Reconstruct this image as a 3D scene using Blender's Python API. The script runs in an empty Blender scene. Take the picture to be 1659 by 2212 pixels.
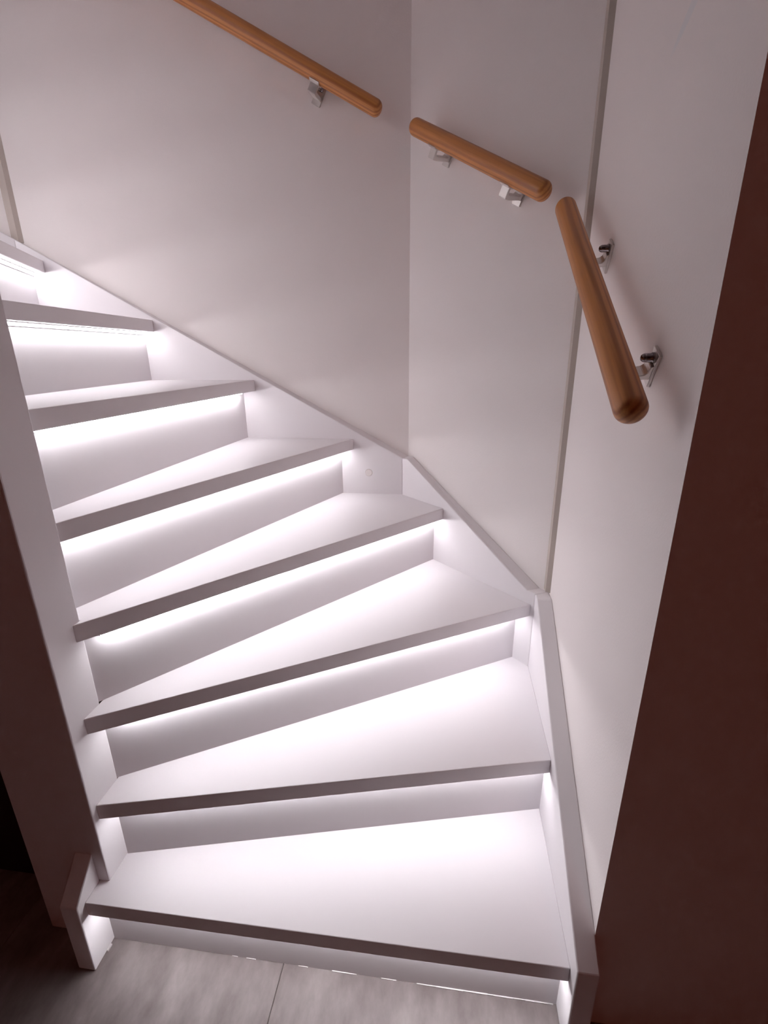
import bpy, bmesh, math, random
from mathutils import Vector, Matrix

# ------------------------------------------------------------------ camera
scene = bpy.context.scene
col = scene.collection
PITCH, ROLL, YAW = math.radians(18.51612), math.radians(-0.55253), math.radians(-7.61921)
FOCAL, EYE = 1036.477, Vector((0.0, 0.0, 1.18276))
fw = Vector((math.sin(YAW) * math.cos(PITCH), math.cos(YAW) * math.cos(PITCH), -math.sin(PITCH)))
rt = Vector((math.cos(YAW), -math.sin(YAW), 0.0))
up = rt.cross(fw)
rt2 = rt * math.cos(ROLL) + up * math.sin(ROLL)
up2 = -rt * math.sin(ROLL) + up * math.cos(ROLL)
cam_data = bpy.data.cameras.new('camera')
cam_data.sensor_fit = 'HORIZONTAL'
cam_data.sensor_width = 36.0
cam_data.lens = 36.0 * FOCAL / 1659.0
cam_data.clip_start = 0.01
cam = bpy.data.objects.new('camera', cam_data)
col.objects.link(cam)
m3 = Matrix((rt2, up2, -fw)).transposed()
cam.matrix_world = Matrix.Translation(EYE) @ m3.to_4x4()
scene.camera = cam

# ------------------------------------------------------------------ world, fill light, exposure
world = bpy.data.worlds.new('world')
scene.world = world
world.use_nodes = True
wb = world.node_tree.nodes['Background']
wb.inputs[0].default_value = (1.0, 0.6, 0.45, 1)
wb.inputs[1].default_value = 0.0

hall = bpy.data.lights.new('hall_fill', 'AREA')  # added warm fill behind the camera, tints the unlit front faces brown
hall.shape = 'DISK'
hall.size = 0.45
hall.energy = 1.9
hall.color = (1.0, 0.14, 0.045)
hall_o = bpy.data.objects.new('hall_fill', hall)
hall_o.location = (0.9, -1.7, 2.3)
hall_o.rotation_euler = (math.radians(35), 0, math.radians(15))
col.objects.link(hall_o)

LED_STRENGTH = 31.0
LED_COLOR = (1.0, 0.955, 1.0)

scene.view_settings.view_transform = 'Standard'
scene.view_settings.look = 'None'
scene.view_settings.exposure = 0.28
scene.view_settings.gamma = 1.0
scene.view_settings.use_curve_mapping = False
scene.cycles.max_bounces = 16
scene.cycles.diffuse_bounces = 12
scene.cycles.sample_clamp_indirect = 4.0


# ------------------------------------------------------------------ materials
def new_mat(name):
    m = bpy.data.materials.new(name)
    m.use_nodes = True
    nt = m.node_tree
    return m, nt, nt.nodes['Principled BSDF']


def paint(name, colr, rough=0.6, bump=0.02, scale=180.0, var=0.02):
    m, nt, b = new_mat(name)
    tc = nt.nodes.new('ShaderNodeTexCoord')
    n = nt.nodes.new('ShaderNodeTexNoise'); n.inputs['Scale'].default_value = scale
    n.inputs['Detail'].default_value = 4
    nt.links.new(tc.outputs['Object'], n.inputs['Vector'])
    bp = nt.nodes.new('ShaderNodeBump'); bp.inputs['Strength'].default_value = bump
    bp.inputs['Distance'].default_value = 0.002
    nt.links.new(n.outputs['Fac'], bp.inputs['Height'])
    nt.links.new(bp.outputs['Normal'], b.inputs['Normal'])
    n2 = nt.nodes.new('ShaderNodeTexNoise'); n2.inputs['Scale'].default_value = 2.5
    n2.inputs['Detail'].default_value = 2
    nt.links.new(tc.outputs['Object'], n2.inputs['Vector'])
    r = nt.nodes.new('ShaderNodeValToRGB')
    r.color_ramp.elements[0].position = 0.3
    r.color_ramp.elements[1].position = 0.7
    r.color_ramp.elements[0].color = tuple(c * (1 - var) for c in colr) + (1,)
    r.color_ramp.elements[1].color = tuple(min(1, c * (1 + var)) for c in colr) + (1,)
    nt.links.new(n2.outputs['Fac'], r.inputs['Fac'])
    nt.links.new(r.outputs['Color'], b.inputs['Base Color'])
    b.inputs['Roughness'].default_value = rough
    b.inputs['Specular IOR Level'].default_value = 0.3
    return m


M_WALL = paint('wall_paint', (0.91, 0.868, 0.850), 0.8, 0.15, 260)
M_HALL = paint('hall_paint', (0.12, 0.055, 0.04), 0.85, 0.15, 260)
M_STAIR = paint('stair_paint', (0.89, 0.868, 0.885), 0.45, 0.03, 120, 0.01)
M_TRIM = paint('trim_paint', (0.50, 0.445, 0.40), 0.6, 0.03, 120, 0.01)
M_DARK = paint('understair_shade_paint', (0.03, 0.02, 0.018), 0.8, 0.05, 120)  # near-black colour stands in for the unlit space under the stairs
M_CEIL = paint('ceiling_paint', (0.80, 0.77, 0.76), 0.9, 0.1, 260)
M_CAULK = paint('sealant', (0.85, 0.83, 0.82), 0.4, 0.0)
M_GROUT = paint('grout', (0.24, 0.21, 0.20), 0.9, 0.2)
M_CAP = paint('screw_cap_plastic', (0.80, 0.76, 0.74), 0.35, 0.0)
M_BODY = paint('strip_body_white', (0.8, 0.8, 0.8), 0.5, 0.0)


def tile_mat():
    m, nt, b = new_mat('floor_tile')
    tc = nt.nodes.new('ShaderNodeTexCoord')
    mp = nt.nodes.new('ShaderNodeMapping'); mp.inputs['Scale'].default_value = (2.6, 1.2, 1)
    mp.inputs['Rotation'].default_value = (0, 0, 0.25)
    nt.links.new(tc.outputs['Object'], mp.inputs['Vector'])
    n = nt.nodes.new('ShaderNodeTexNoise'); n.inputs['Scale'].default_value = 6
    n.inputs['Detail'].default_value = 6; n.inputs['Roughness'].default_value = 0.6
    nt.links.new(mp.outputs['Vector'], n.inputs['Vector'])
    r = nt.nodes.new('ShaderNodeValToRGB')
    r.color_ramp.elements[0].position = 0.32; r.color_ramp.elements[0].color = (0.125, 0.100, 0.094, 1)
    r.color_ramp.elements[1].position = 0.70; r.color_ramp.elements[1].color = (0.26, 0.225, 0.220, 1)
    nt.links.new(n.outputs['Fac'], r.inputs['Fac'])
    nt.links.new(r.outputs['Color'], b.inputs['Base Color'])
    bp = nt.nodes.new('ShaderNodeBump'); bp.inputs['Strength'].default_value = 0.1
    bp.inputs['Distance'].default_value = 0.002
    nt.links.new(n.outputs['Fac'], bp.inputs['Height']); nt.links.new(bp.outputs['Normal'], b.inputs['Normal'])
    b.inputs['Roughness'].default_value = 0.55
    return m


def wood_mat():
    """orange varnished pine, grain along the object's X axis"""
    m, nt, b = new_mat('varnished_wood')
    tc = nt.nodes.new('ShaderNodeTexCoord')
    mp = nt.nodes.new('ShaderNodeMapping')
    mp.inputs['Scale'].default_value = (1.3, 14, 14); mp.inputs['Location'].default_value = (0.1, 0.5, 0.35)
    mp.inputs['Rotation'].default_value = (0, 0.05, 0.075)
    nt.links.new(tc.outputs['Object'], mp.inputs['Vector'])
    w = nt.nodes.new('ShaderNodeTexWave'); w.wave_type = 'RINGS'; w.rings_direction = 'X'
    w.inputs['Scale'].default_value = 2.6
    w.inputs['Distortion'].default_value = 3.0
    w.inputs['Detail'].default_value = 3; w.inputs['Detail Scale'].default_value = 0.8
    nt.links.new(mp.outputs['Vector'], w.inputs['Vector'])
    r = nt.nodes.new('ShaderNodeValToRGB')
    r.color_ramp.elements[0].position = 0.0; r.color_ramp.elements[0].color = (0.30, 0.100, 0.020, 1)
    r.color_ramp.elements[1].position = 0.75; r.color_ramp.elements[1].color = (0.50, 0.205, 0.056, 1)
    nt.links.new(w.outputs['Color'], r.inputs['Fac'])
    mp2 = nt.nodes.new('ShaderNodeMapping'); mp2.inputs['Scale'].default_value = (6, 260, 260)
    nt.links.new(tc.outputs['Object'], mp2.inputs['Vector'])
    n = nt.nodes.new('ShaderNodeTexNoise'); n.inputs['Scale'].default_value = 1.0; n.inputs['Detail'].default_value = 3
    nt.links.new(mp2.outputs['Vector'], n.inputs['Vector'])
    mix = nt.nodes.new('ShaderNodeMixRGB'); mix.blend_type = 'MULTIPLY'; mix.inputs['Fac'].default_value = 0.35
    r2 = nt.nodes.new('ShaderNodeValToRGB')
    r2.color_ramp.elements[0].position = 0.35; r2.color_ramp.elements[0].color = (0.55, 0.45, 0.4, 1)
    r2.color_ramp.elements[1].position = 0.6; r2.color_ramp.elements[1].color = (1, 1, 1, 1)
    nt.links.new(n.outputs['Fac'], r2.inputs['Fac'])
    nt.links.new(r.outputs['Color'], mix.inputs['Color1']); nt.links.new(r2.outputs['Color'], mix.inputs['Color2'])
    nt.links.new(mix.outputs['Color'], b.inputs['Base Color'])
    b.inputs['Roughness'].default_value = 0.42
    return m


def steel_mat(name, c, rough):
    m, nt, b = new_mat(name)
    n = nt.nodes.new('ShaderNodeTexNoise'); n.inputs['Scale'].default_value = 300
    r = nt.nodes.new('ShaderNodeMapRange')
    r.inputs['To Min'].default_value = rough * 0.8; r.inputs['To Max'].default_value = rough * 1.2
    nt.links.new(n.outputs['Fac'], r.inputs['Value']); nt.links.new(r.outputs['Result'], b.inputs['Roughness'])
    b.inputs['Base Color'].default_value = c + (1,)
    b.inputs['Metallic'].default_value = 1.0
    return m


def led_mat():
    m, nt, b = new_mat('led_diffuser')
    b.inputs['Base Color'].default_value = (0.9, 0.9, 0.9, 1)
    b.inputs['Emission Color'].default_value = LED_COLOR + (1,)
    b.inputs['Emission Strength'].default_value = LED_STRENGTH
    return m


M_TILE = tile_mat(); M_WOOD = wood_mat()
M_STEEL = steel_mat('brushed_steel', (0.72, 0.69, 0.66), 0.38)
M_BOLT = steel_mat('bolt_steel', (0.32, 0.29, 0.30), 0.25)
M_LED = led_mat()


def streaked_wall():
    """wall paint with one faint pale streak high on the right-hand wall"""
    m = M_WALL.copy(); m.name = 'wall_paint_with_streak'
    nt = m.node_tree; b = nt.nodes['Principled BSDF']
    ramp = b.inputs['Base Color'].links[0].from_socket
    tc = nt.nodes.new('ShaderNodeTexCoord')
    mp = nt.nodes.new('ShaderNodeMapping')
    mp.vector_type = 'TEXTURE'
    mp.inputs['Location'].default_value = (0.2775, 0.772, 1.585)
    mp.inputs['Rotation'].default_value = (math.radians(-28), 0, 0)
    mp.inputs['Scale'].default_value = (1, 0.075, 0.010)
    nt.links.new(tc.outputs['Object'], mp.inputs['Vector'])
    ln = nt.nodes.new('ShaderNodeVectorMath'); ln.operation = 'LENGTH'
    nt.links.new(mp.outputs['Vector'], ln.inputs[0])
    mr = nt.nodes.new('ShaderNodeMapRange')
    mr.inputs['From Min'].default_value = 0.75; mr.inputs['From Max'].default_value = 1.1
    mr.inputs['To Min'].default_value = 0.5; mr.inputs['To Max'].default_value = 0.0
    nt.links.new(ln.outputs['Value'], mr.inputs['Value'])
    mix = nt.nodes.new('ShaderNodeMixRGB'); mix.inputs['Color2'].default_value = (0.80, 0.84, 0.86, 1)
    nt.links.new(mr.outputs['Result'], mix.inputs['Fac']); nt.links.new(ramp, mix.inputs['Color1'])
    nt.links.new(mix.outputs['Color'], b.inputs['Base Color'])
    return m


M_WALL_R = streaked_wall()


# ------------------------------------------------------------------ mesh helpers
def link(name, me, mat, parent=None, loc=None):
    o = bpy.data.objects.new(name, me)
    col.objects.link(o)
    if mat: me.materials.append(mat)
    if parent is not None:
        o.parent = parent
    if loc is not None: o.location = loc
    return o


def finish(bm, name, mat, parent=None, org=(0, 0, 0), bevel=0.0, smooth=False, seg=2):
    """world-space bmesh -> object whose origin is org (also when parented to an empty or mesh)"""
    bmesh.ops.recalc_face_normals(bm, faces=bm.faces)
    if bevel:
        bmesh.ops.bevel(bm, geom=list(bm.edges), offset=bevel, segments=seg, affect='EDGES', profile=0.5)
    org = Vector(org)
    bmesh.ops.translate(bm, verts=bm.verts, vec=-org)
    me = bpy.data.meshes.new(name)
    bm.to_mesh(me); bm.free()
    if smooth:
        for p in me.polygons: p.use_smooth = True
    o = link(name, me, mat)
    o.location = org
    if parent is not None:
        o.parent = parent
        o.matrix_parent_inverse = Matrix.Translation(-world_loc(parent))
    return o


def world_loc(o):
    v = o.location.copy()
    if o.parent: v = v + world_loc(o.parent) + o.matrix_parent_inverse.translation
    return v


def add_prism(bm, poly, z0, z1):
    a = [bm.verts.new((p[0], p[1], z0)) for p in poly]
    b = [bm.verts.new((p[0], p[1], z1)) for p in poly]
    n = len(poly)
    bm.faces.new(a[::-1]); bm.faces.new(b)
    for i in range(n):
        bm.faces.new((a[i], a[(i + 1) % n], b[(i + 1) % n], b[i]))


def add_box(bm, x0, x1, y0, y1, z0, z1):
    add_prism(bm, [(x0, y0), (x1, y0), (x1, y1), (x0, y1)], z0, z1)


def add_loft(bm, inner, outer):
    """closed slab between two matching outlines of 3D points"""
    a = [bm.verts.new(p) for p in inner]
    b = [bm.verts.new(p) for p in outer]
    n = len(inner)
    bm.faces.new(a[::-1]); bm.faces.new(b)
    for i in range(n):
        bm.faces.new((a[i], a[(i + 1) % n], b[(i + 1) % n], b[i]))


def clip(poly, p, n):
    """keep the side of the line through p where (q-p).n >= 0"""
    out = []
    for i in range(len(poly)):
        a, b = poly[i], poly[(i + 1) % len(poly)]
        da = (a[0] - p[0]) * n[0] + (a[1] - p[1]) * n[1]
        db = (b[0] - p[0]) * n[0] + (b[1] - p[1]) * n[1]
        if da >= 0: out.append(a)
        if (da > 0 > db) or (da < 0 < db):
            t = da / (da - db)
            out.append((a[0] + (b[0] - a[0]) * t, a[1] + (b[1] - a[1]) * t))
    res = []
    for q in out:
        if not res or math.hypot(q[0] - res[-1][0], q[1] - res[-1][1]) > 1e-5: res.append(q)
    if len(res) > 1 and math.hypot(res[0][0] - res[-1][0], res[0][1] - res[-1][1]) < 1e-5: res.pop()
    return res


def struct(o, label=None):
    o['kind'] = 'structure'
    if label: o['label'] = label
    return o


def empty(name, loc, label, cat, group=None):
    o = bpy.data.objects.new(name, None)
    o.empty_display_size = 0.1
    col.objects.link(o)
    o.location = loc
    o['label'] = label; o['category'] = cat
    if group: o['group'] = group
    return o


# ------------------------------------------------------------------ plan of the staircase (metres)
XR, YL, XQ, XS = 0.2405, 1.5419, -0.6479, -0.6697
TS = 0.037
XL2 = -1.753
Z = [0.0, 0.1706, 0.3584, 0.5447, 0.7266, 0.9116, 1.0989, 1.2845, 1.4656, 1.6506, 1.8356, 2.0206, 2.2056]
TT = 0.0355
YB = 0.682                                     # rear face of the newel post
OUT = [(XR, 0.2), (XR, 1.1576), (-0.1438, YL), (-1.3737, YL), (XL2, 1.1626), (XL2, 0.2)]


def mir(p): return (-1.57 - p[0], p[1])


NOSE = {1: ((XS, 0.5614), (XR, 0.5702)), 2: ((XQ, 0.6174), (XR, 0.8349)), 3: ((XQ, 0.638), (0.2328, 1.1653)),
        4: ((XQ, 0.6632), (-0.0049, 1.403)), 5: ((-0.6548, YB), (-0.306, YL)), 6: ((-0.672, YB), (-0.6263, YL)),
        7: ((-0.835, YB), (-0.9485, YL)), 8: ((-0.905, YB), (-1.290, YL))}
RISE = {1: ((XS, 0.6013), (XR, 0.605)), 2: ((XQ, 0.662), (XR, 0.8781)), 3: ((XQ, 0.6834), (0.2025, 1.1956)),
        4: ((XQ, 0.6895), (-0.0323, 1.4303)), 5: ((-0.703, YB), (-0.3457, YL)), 6: ((-0.7194, YB), (-0.6668, YL)),
        7: ((-0.875, YB), (-0.983, YL)), 8: ((-0.945, YB), (-1.336, YL))}
for k in (9, 10, 11, 12):
    a, b = NOSE[13 - k]; NOSE[k] = (mir(b), mir(a)) if False else (mir(a), mir(b))
    a, b = RISE[13 - k]
    # the riser sits behind its nosing, towards the climb
    na, nb = NOSE[k]
    d = Vector((nb[0] - na[0], nb[1] - na[1])).normalized(); back = Vector((-d.y, d.x)) * 0.04
    RISE[k] = ((na[0] + back.x, na[1] + back.y), (nb[0] + back.x, nb[1] + back.y))


def normal(line):
    (ax, ay), (bx, by) = line
    l = math.hypot(bx - ax, by - ay)
    return (-(by - ay) / l, (bx - ax) / l)


def inner_clips(i):
    """regions (lists of half planes) that bound a step on the side of the newels"""
    if i <= 3: return [[((XQ, 0), (1, 0))]]
    if i == 4: return [[((0, YB), (0, 1))]]
    if i <= 7: return [[((0, YB), (0, 1))]]
    if i == 8: return [[((0, YB), (0, 1))], [((-0.922, 0), (-1, 0)), ((0, YB), (0, -1))]]
    return [[((-0.922, 0), (-1, 0))]]


# ------------------------------------------------------------------ the room
XW, YW, XW2, CEIL = 0.2775, 1.579, -1.790, 2.9

bm = bmesh.new(); add_box(bm, -1.95, 2.0, -2.4, 1.75, -0.12, -0.003)
floor = struct(finish(bm, 'floor', M_GROUT), 'grey tiled hall floor in front of the stairs')
tile_me = None
jx, jy, S = -0.296, 0.33, 0.60
for ix in range(-3, 4):
    for iy in range(-5, 2):
        x0 = max(jx + ix * S + 0.0007, XW2 + 0.001); x1 = min(jx + (ix + 1) * S - 0.0007, 1.80)
        y0 = max(jy + iy * S + 0.0015, -2.2); y1 = min(jy + (iy + 1) * S - 0.0015, 1.15)
        if x1 - x0 < 0.03 or y1 - y0 < 0.03: continue
        bm = bmesh.new()
        add_box(bm, x0, x1, y0, y1, -0.003, -0.0005 if iy or ix else 0.0)
        finish(bm, 'tile', M_TILE, floor, bevel=0.0006, seg=1)


def wall(name, poly, z0, z1, mat, label):
    bm = bmesh.new(); add_prism(bm, poly, z0, z1)
    return struct(finish(bm, name, mat), label)


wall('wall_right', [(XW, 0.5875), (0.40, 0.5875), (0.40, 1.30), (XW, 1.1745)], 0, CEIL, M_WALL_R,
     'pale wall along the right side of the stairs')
wall('wall_front_right', [(0.40, 0.5875), (1.80, 0.5875), (1.80, 0.70), (0.40, 0.70)], 0, CEIL, M_WALL,
     'unlit dark wall beside the stair opening')
wall('wall_corner', [(XW, 1.1745), (0.40, 1.30), (-0.03, 1.70), (-0.127, YW)], 0, CEIL, M_WALL,
     'narrow angled wall across the far right corner')
wall('wall_back', [(-0.127, YW), (-0.03, 1.70), (-1.48, 1.70), (-1.389, YW)], 0, CEIL, M_WALL,
     'wide pale wall behind the stairs')
wall('wall_far_corner', [(-1.389, YW), (-1.48, 1.70), (-1.92, 1.24), (XW2, 1.178)], 0, CEIL, M_WALL,
     'angled wall across the far left corner')
wall('wall_left', [(XW2, 1.178), (-1.92, 1.24), (-1.92, -2.3), (XW2, -2.3)], 0, CEIL, M_WALL,
     'left wall of the hall and upper flight')
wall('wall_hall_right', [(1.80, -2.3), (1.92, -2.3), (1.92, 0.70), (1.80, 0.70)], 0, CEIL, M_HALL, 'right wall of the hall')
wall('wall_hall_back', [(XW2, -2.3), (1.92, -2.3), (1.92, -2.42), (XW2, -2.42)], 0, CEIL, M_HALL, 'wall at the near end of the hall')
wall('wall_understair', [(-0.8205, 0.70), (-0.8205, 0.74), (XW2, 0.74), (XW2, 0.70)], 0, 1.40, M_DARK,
     'closing panel under the upper flight, coloured dark to stand for shade')
bm = bmesh.new(); add_box(bm, -1.92, 2.0, -2.42, 1.75, CEIL, CEIL + 0.1)
struct(finish(bm, 'ceiling', M_CEIL), 'white ceiling over hall and stairs')

# slim corner battens
bm = bmesh.new(); add_prism(bm, [(XW, 1.158), (XW, 1.1745), (XW - 0.011, 1.1855), (XW - 0.011, 1.163)], 0.585, CEIL)
struct(finish(bm, 'trim_1', M_TRIM), 'slim vertical batten in the corner right of the angled wall')
bm = bmesh.new(); add_prism(bm, [(-1.389, YW), (-1.374, YW), (-1.382, YW - 0.012), (-1.403, YW - 0.014)], 1.525, CEIL)
struct(finish(bm, 'trim_2', M_TRIM), 'slim vertical batten in the far left wall corner')

# ------------------------------------------------------------------ staircase
stair = empty('staircase', (-0.2, 0.75, 0), 'white winding staircase turning left, every step lit from under its nosing', 'staircase')


for i in range(1, 13):
    nrm = normal(NOSE[i])
    bm = bmesh.new()
    if i == 1:
        # the first step runs under the overhanging part of the newel post
        back = lambda x: RISE[2][0][1] + (x - XQ) * (RISE[2][1][1] - RISE[2][0][1]) / (XR - XQ) + 0.0175
        add_prism(bm, [NOSE[1][0], NOSE[1][1], (XR, back(XR)), (XQ, back(XQ)), (XS, back(XQ))], Z[1] - TT, Z[1])
    for region in (inner_clips(i) if i > 1 else []):
        poly = clip(OUT, NOSE[i][0], nrm)
        if i < 12:
            rn = normal(RISE[i + 1]); rp = RISE[i + 1][0]
            poly = clip(poly, (rp[0] + rn[0] * 0.017, rp[1] + rn[1] * 0.017), (-rn[0], -rn[1]))
        else:
            poly = clip(poly, (0, 0.21), (0, 1))
        for p, n in region: poly = clip(poly, p, n)
        if i == 4:
            # this step wraps the rear corner of the newel post
            low = [p for p in poly if abs(p[1] - YB) < 1e-6]
            right = max(low)
            k = poly.index(right)
            poly = poly[:k] + [(XQ, YB), NOSE[4][0]] + poly[k + 1:]
        if len(poly) > 2: add_prism(bm, poly, Z[i] - TT, Z[i])
    finish(bm, 'tread', M_STAIR, stair, bevel=0.0015)
    # riser
    rn = normal(RISE[i]); rp = RISE[i][0]
    bm = bmesh.new()
    poly = clip(OUT, rp, rn)
    poly = clip(poly, (rp[0] + rn[0] * 0.017, rp[1] + rn[1] * 0.017), (-rn[0], -rn[1]))
    for p, n in ({1: [((XS, 0), (1, 0))], 2: [((XQ, 0), (1, 0))], 3: [((0, YB), (0, 1))], 4: [((0, YB), (0, 1))]}.get(
            i, [((0, YB), (0, 1))] if i <= 8 else [((-0.922, 0), (-1, 0))])): poly = clip(poly, p, n)
    if i == 1: poly = [(p[0], min(p[1], 0.7)) for p in clip(poly, (XS, 0), (1, 0))]
    add_prism(bm, poly, Z[i - 1], Z[i] - TT - 0.0002)
    finish(bm, 'riser', M_STAIR, stair)


def stringer(top, bot, label=None, bevel=0.0025):
    """top, bot: lists of (inner xy, outer xy, z)"""
    ring = top + bot[::-1]
    bm = bmesh.new()
    add_loft(bm, [(a[0], a[1], z) for a, b, z in ring], [(b[0], b[1], z) for a, b, z in ring])
    o = finish(bm, 'stringer', M_STAIR, stair)
    md = o.modifiers.new('bevel', 'BEVEL'); md.width = bevel; md.segments = 2; md.limit_method = 'ANGLE'
    if label: o['label'] = label
    return o


CR_i, CR_o = (XR, 1.1576), (XW, 1.1745)
CL_i, CL_o = (-0.1438, YL), (-0.127, YW)
C2_i, C2_o = (-1.3737, YL), (-1.389, YW)
C3_i, C3_o = (XL2, 1.1626), (XW2, 1.178)


def lerp(a, b, t): return (a[0] + (b[0] - a[0]) * t, a[1] + (b[1] - a[1]) * t)


def R_(y, z): return ((XR, y), (XW, y), z)


stringer([R_(0.543, 0.2095), R_(1.130, 0.5800), (CR_i, CR_o, 0.5795)], [R_(0.543, 0.0), (CR_i, CR_o, 0.0)],
         'straight right-hand stringer with a cut-off front end')
t1, t2 = 0.047, 0.955
stringer([(CR_i, CR_o, 0.5795), (lerp(CR_i, CL_i, t1), lerp(CR_o, CL_o, t1), 0.5795),
          (lerp(CR_i, CL_i, t2), lerp(CR_o, CL_o, t2), 0.8515), (CL_i, CL_o, 0.8505)],
         [(CR_i, CR_o, 0.1), (CL_i, CL_o, 0.4)])
SL = stringer([(CL_i, CL_o, 0.8505), (C2_i, C2_o, 1.5285)], [(CL_i, CL_o, 0.4), (C2_i, C2_o, 1.08)])
stringer([(C2_i, C2_o, 1.5285), (C3_i, C3_o, 1.83)], [(C2_i, C2_o, 1.08), (C3_i, C3_o, 1.38)])
stringer([(C3_i, C3_o, 1.83), ((XL2, 0.21), (XW2, 0.21), 2.41)], [(C3_i, C3_o, 1.38), ((XL2, 0.21), (XW2, 0.21), 1.96)])
# short inner stringer beside the newel post
stringer([((XS, 0.543), (XS - 0.0375, 0.543), 0.1795), ((XS, 0.6038), (XS - 0.0375, 0.6038), 0.2455)],
         [((XS, 0.543), (XS - 0.0375, 0.543), 0.0), ((XS, 0.6038), (XS - 0.0375, 0.6038), 0.0)],
         'short inner stringer end in front of the newel post')

# round cap covering a screw on the back stringer
bm = bmesh.new()
bmesh.ops.create_cone(bm, cap_ends=True, segments=28, radius1=0.0125, radius2=0.0105, depth=0.0016,
                      matrix=Matrix.Translation((-0.256, YL - 0.0009, 0.799)) @ Matrix.Rotation(math.radians(90), 4, 'X'))
finish(bm, 'screw_cap', M_CAP, SL)

# newel post: notched over the first step and the short stringer
bm = bmesh.new()
prof = [(-0.8195, 0.0), (-0.7075, 0.0), (-0.7075, 0.1707), (-0.672, 0.1707), (XQ, 0.1707), (XQ, CEIL), (-0.8195, CEIL)]
add_loft(bm, [(x, 0.604, z) for x, z in prof], [(x, YB, z) for x, z in prof])
o = finish(bm, 'newel_post', M_STAIR, stair)
md = o.modifiers.new('bevel', 'BEVEL'); md.width = 0.0025; md.segments = 2; md.limit_method = 'ANGLE'
bm = bmesh.new(); add_box(bm, -0.922, -0.8205, 0.604, YB, 1.06, CEIL)
finish(bm, 'newel_post', M_STAIR, stair, bevel=0.002)

# thin line of sealant where the first riser and the short stringer meet the floor
rnd = random.Random(4)
spots = [(-0.40, 0.012), (-0.365, 0.02), (-0.255, 0.02), (-0.17, 0.05), (-0.08, 0.03), (0.02, 0.09), (0.10, 0.12), (0.19, 0.09)]
for x, l in spots:
    h = 0.0014 if x < 0 else 0.0019
    y = 0.6013 + 0.0041 * (x - XS)
    n = max(2, int(l / 0.012))
    bm = bmesh.new()
    for k in range(n):
        xa = x - l / 2 + l * k / n; r1 = h * rnd.uniform(0.7, 1.2)
        add_box(bm, xa, xa + l / n, y - r1, y, 0.0, r1)
    bmesh.ops.remove_doubles(bm, verts=bm.verts, dist=0.0004)
    finish(bm, 'sealant', M_CAULK, stair)
bm = bmesh.new(); add_box(bm, XS, XS + 0.0035, 0.577, 0.589, 0.0, 0.004)
finish(bm, 'sealant', M_CAULK, stair)

# ------------------------------------------------------------------ light strips under the nosings
ORD = ['first', 'second', 'third', 'fourth', 'fifth', 'sixth', 'seventh', 'eighth', 'ninth', 'tenth', 'eleventh', 'twelfth']
INSET = {1: (0.02, 0.012), 2: (0.02, 0.006), 3: (0.02, 0.022), 4: (0.02, 0.004), 5: (0.03, 0.006), 6: (0.05, 0.034),
         7: (0.05, 0.004), 8: (0.06, 0.001)}
for i in range(1, 13):
    a, b = Vector(RISE[i][0] + (0,)), Vector(RISE[i][1] + (0,))
    if i > 8:
        # outer end where the riser meets the far angled or left stringer
        nn = normal(RISE[i])
        hit = [p for p in clip(OUT, RISE[i][0], nn) if abs((p[0] - a.x) * nn[0] + (p[1] - a.y) * nn[1]) < 1e-4]
        b = Vector(max(hit, key=lambda p: math.hypot(p[0] + 0.6, 0) if i > 8 else 0) + (0,))
    d = (b - a).normalized(); n = Vector((-d.y, d.x, 0))
    ia, ib = INSET.get(i, (0.04, 0.06))
    a2, b2 = a + d * ia, b - d * ib
    zt = Z[i] - TT
    q = [a2 - n * 0.0145, b2 - n * 0.0145, b2 - n * 0.001, a2 - n * 0.001]
    bm = bmesh.new(); add_prism(bm, [(v.x, v.y) for v in q], zt - 0.0025, zt - 0.0001)
    q = [a2 - n * 0.0055, b2 - n * 0.0055, b2 - n * 0.001, a2 - n * 0.001]
    add_prism(bm, [(v.x, v.y) for v in q], zt - 0.0085, zt - 0.00249)
    bm_o = finish(bm, 'light_strip', M_BODY, None, org=((a.x + b.x) / 2, (a.y + b.y) / 2, zt))
    bm_o['label'] = 'glowing white light strip under the %s step up from the floor' % ORD[i - 1]
    bm_o['category'] = 'light strip'; bm_o['group'] = 'light strips under the step nosings'
    q = [a2 + d * 0.002 - n * 0.0130, b2 - d * 0.002 - n * 0.0130, b2 - d * 0.002 - n * 0.0056, a2 + d * 0.002 - n * 0.0056]
    bm = bmesh.new(); add_prism(bm, [(v.x, v.y) for v in q], zt - 0.0065, zt - 0.0025)
    dd = finish(bm, 'diffuser', M_LED, bm_o, org=((a.x + b.x) / 2, (a.y + b.y) / 2, zt))

# ------------------------------------------------------------------ handrails
RAD = 0.0202


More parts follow.
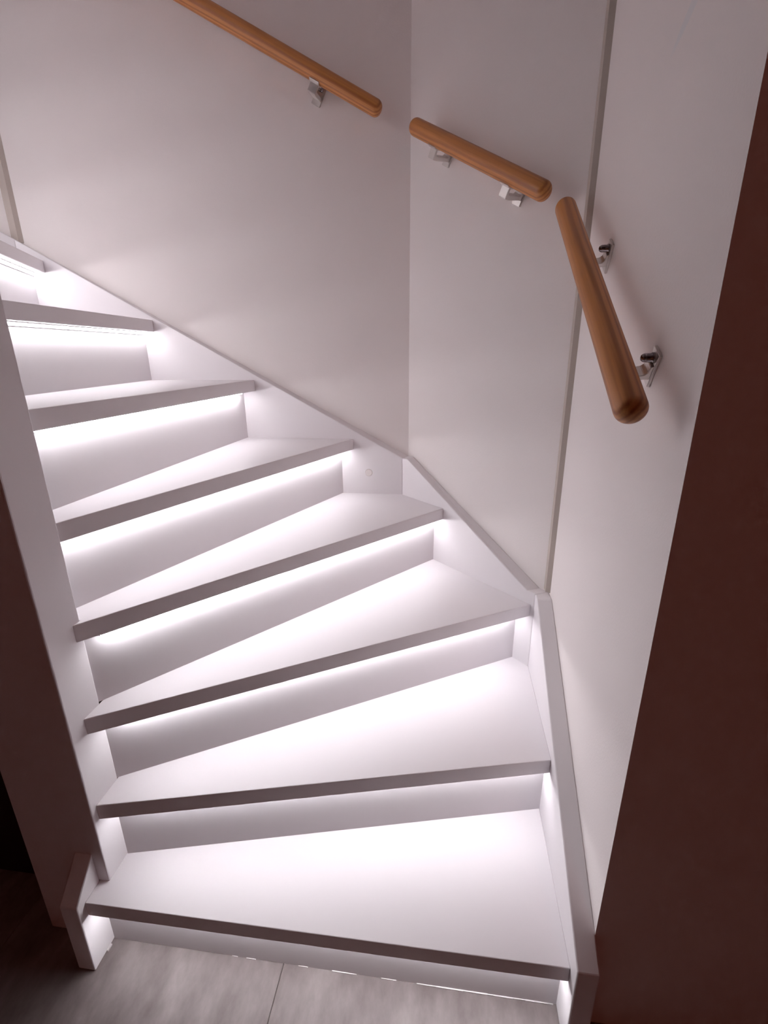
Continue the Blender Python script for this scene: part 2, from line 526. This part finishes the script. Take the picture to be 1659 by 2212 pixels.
def rail_mesh(length):
    """round bar along +X with softly domed ends"""
    bm = bmesh.new()
    seg, prof = 40, []
    cap = 0.0165
    prof = [(-cap, 0.0), (-cap, RAD * 0.14)] + [(-cap * math.cos(math.pi / 2 * k / 8), RAD * (0.14 + 0.86 * math.sin(math.pi / 2 * k / 8))) for k in range(1, 9)]
    xs = [(length * j / 12, RAD) for j in range(1, 12)]
    full = prof + xs + [(length - x, r) for x, r in prof[::-1]]
    rings = []
    for x, r in full:
        if r == 0.0: rings.append([bm.verts.new((x, 0, 0))]); continue
        rings.append([bm.verts.new((x, r * math.cos(2 * math.pi * s / seg), r * math.sin(2 * math.pi * s / seg))) for s in range(seg)])
    for p, q in zip(rings, rings[1:]):
        for s in range(seg):
            s2 = (s + 1) % seg
            if len(p) == 1: bm.faces.new((p[0], q[s2], q[s]))
            elif len(q) == 1: bm.faces.new((p[s], p[s2], q[0]))
            else: bm.faces.new((p[s], p[s2], q[s2], q[s]))
    bmesh.ops.recalc_face_normals(bm, faces=bm.faces)
    me = bpy.data.meshes.new('rail'); bm.to_mesh(me); bm.free()
    for p in me.polygons: p.use_smooth = True
    me.materials.append(M_WOOD)
    return me


# bracket meshes in a local frame: X along the rail, Z square to it in the wall plane, Y out of the wall
def make_mesh(bm, name, mat, bevel=0.0008):
    bmesh.ops.recalc_face_normals(bm, faces=bm.faces)
    if bevel: bmesh.ops.bevel(bm, geom=[e for e in bm.edges if e.calc_face_angle(0) > 0.5], offset=bevel, segments=2, affect='EDGES')
    me = bpy.data.meshes.new(name); bm.to_mesh(me); bm.free(); me.materials.append(mat); return me


def bracket_meshes(pc, off, drop):
    """pc: height of the plate centre relative to the rail axis; off: axis distance from the wall"""
    bm = bmesh.new(); add_box(bm, -0.013, 0.013, 0.0002, 0.0045, pc - 0.025, pc + 0.025)
    plate = make_mesh(bm, 'wall_plate', M_STEEL)
    # arm: bent flat bar (outline in Y,Z)
    w = 0.0115
    zb = -RAD - drop
    out = [(0.0045, pc + 0.008), (0.0085, pc + 0.006), (0.0095, pc - 0.002), (0.013, pc - 0.006),
           (off - 0.006, zb + 0.006 + 0.003), (off - 0.003, zb + 0.012), (off - 0.003, -RAD - 0.0005), (off + 0.003, -RAD - 0.0005),
           (off + 0.003, zb + 0.001), (off + 0.0015, zb), (off - 0.010, zb), (0.012, pc - 0.0135), (0.0045, pc - 0.0135)]
    bm = bmesh.new(); add_loft(bm, [(-w, y, z) for y, z in out], [(w, y, z) for y, z in out])
    arm = make_mesh(bm, 'bracket', M_STEEL, 0.0007)
    # saddle hugging the underside of the rail
    bm = bmesh.new(); ins, ous = [], []
    for k in range(-4, 5):
        a = math.radians(-90 + k * 9)
        ins.append((off + (RAD + 0.0003) * math.cos(a), (RAD + 0.0003) * math.sin(a)))
        ous.append((off + (RAD + 0.0026) * math.cos(a), (RAD + 0.0026) * math.sin(a)))
    ring = ins + ous[::-1]
    add_loft(bm, [(-0.014, y, z) for y, z in ring], [(0.014, y, z) for y, z in ring])
    saddle = make_mesh(bm, 'saddle', M_STEEL, 0)
    # bolt: collar + shank + domed head
    bm = bmesh.new()
    prof = [(0.0045, 0.0), (0.0045, 0.0072), (0.0075, 0.0072), (0.0078, 0.0060), (0.0165, 0.0060), (0.0190, 0.0052), (0.0212, 0.0035), (0.0222, 0.0)]
    rings = []
    for y, r in prof:
        rings.append([bm.verts.new((0, y, pc + 0.014))] if r == 0 else
                     [bm.verts.new((r * math.cos(math.tau * s / 20), y, pc + 0.014 + r * math.sin(math.tau * s / 20))) for s in range(20)])
    for p, q in zip(rings, rings[1:]):
        for s in range(20):
            s2 = (s + 1) % 20
            if len(p) == 1: bm.faces.new((p[0], q[s], q[s2]))
            elif len(q) == 1: bm.faces.new((p[s], q[0], p[s2]))
            else: bm.faces.new((p[s], q[s], q[s2], p[s2]))
    bolt = make_mesh(bm, 'bolt', M_BOLT, 0)
    for p in bolt.polygons: p.use_smooth = True
    return arm, [('wall_plate', plate), ('saddle', saddle), ('bolt', bolt)]


def handrail(p0, p1, outn, label, brackets, off=0.055):
    """p0 lower end, p1 upper end of the axis; outn: wall normal towards the room"""
    p0, p1, outn = Vector(p0), Vector(p1), Vector(outn).normalized()
    root = empty('handrail', p0, label, 'handrail', 'wooden handrail sections on the walls')
    ux = (p1 - p0); L = ux.length; ux.normalize()
    uz = ux.cross(outn); 
    if uz.z < 0: uz = -uz
    # right-handed frame with X along the rail, Z square upwards, Y = Z x X
    uy = uz.cross(ux)
    rot = Matrix((ux, uy, uz)).transposed().to_4x4()
    me = rail_mesh(L)
    r = bpy.data.objects.new('rail', me); col.objects.link(r); r.parent = root
    r.matrix_local = rot
    sgn = 1.0 if uy.dot(outn) > 0 else -1.0
    for s, pc, meshes in brackets:
        arm, subs = meshes
        b = bpy.data.objects.new('bracket', arm); col.objects.link(b); b.parent = root
        base = ux * s - outn * off
        fr = Matrix((ux * sgn, outn, uz)).transposed().to_4x4()
        fr.translation = base
        b.matrix_local = fr
        for nm, m in subs:
            c = bpy.data.objects.new(nm, m); col.objects.link(c); c.parent = b
    return root


BR = bracket_meshes(-0.013, 0.055, 0.0145)
BL = bracket_meshes(-0.026, 0.055, 0.024)

pR0, pR1 = (0.2225, 0.6349, 1.1134), (0.2225, 1.1544, 1.4537)
uR = (Vector(pR1) - Vector(pR0)).normalized()


def along(p0, u, q): return (Vector(q) - Vector(p0)).dot(u)


handrail(pR0, pR1, (-1, 0, 0), 'lowest wooden handrail section, nearest the camera on the right-hand wall',
         [(along(pR0, uR, (0.2225, 0.729, 1.1595)), 0, BR), (along(pR0, uR, (0.2225, 1.003, 1.343)), 0, BR)])
pM0, pM1 = (0.1801, 1.1941, 1.497), (-0.1037, 1.4779, 1.7262)
uM = (Vector(pM1) - Vector(pM0)).normalized()
nMv = Vector((-1, -1, 0)).normalized()
c2 = Vector((0.1496, 1.3023, 1.4954)); c1 = Vector((-0.0182, 1.4702, 1.6309))
handrail(pM0, pM1, nMv, 'short middle wooden handrail section on the angled corner wall',
         [(along(pM0, uM, c2) + 0.013, 0, BL), (along(pM0, uM, c1) + 0.013, 0, BL)])
pL0 = Vector((-0.2163, 1.524, 1.792)); sl = 0.541
pL1 = pL0 + Vector((-1.08, 0, 1.08 * sl))
uL = (pL1 - pL0).normalized()
handrail(pL0, pL1, (0, -1, 0), 'long upper wooden handrail section on the back wall, running out of the top',
         [(along(pL0, uL, (-0.381, 1.524, 1.820)) + 0.013, 0, BL), (along(pL0, uL, (-1.12, 1.524, pL0.z + (1.12 - 0.2163) * sl)), 0, BL)])
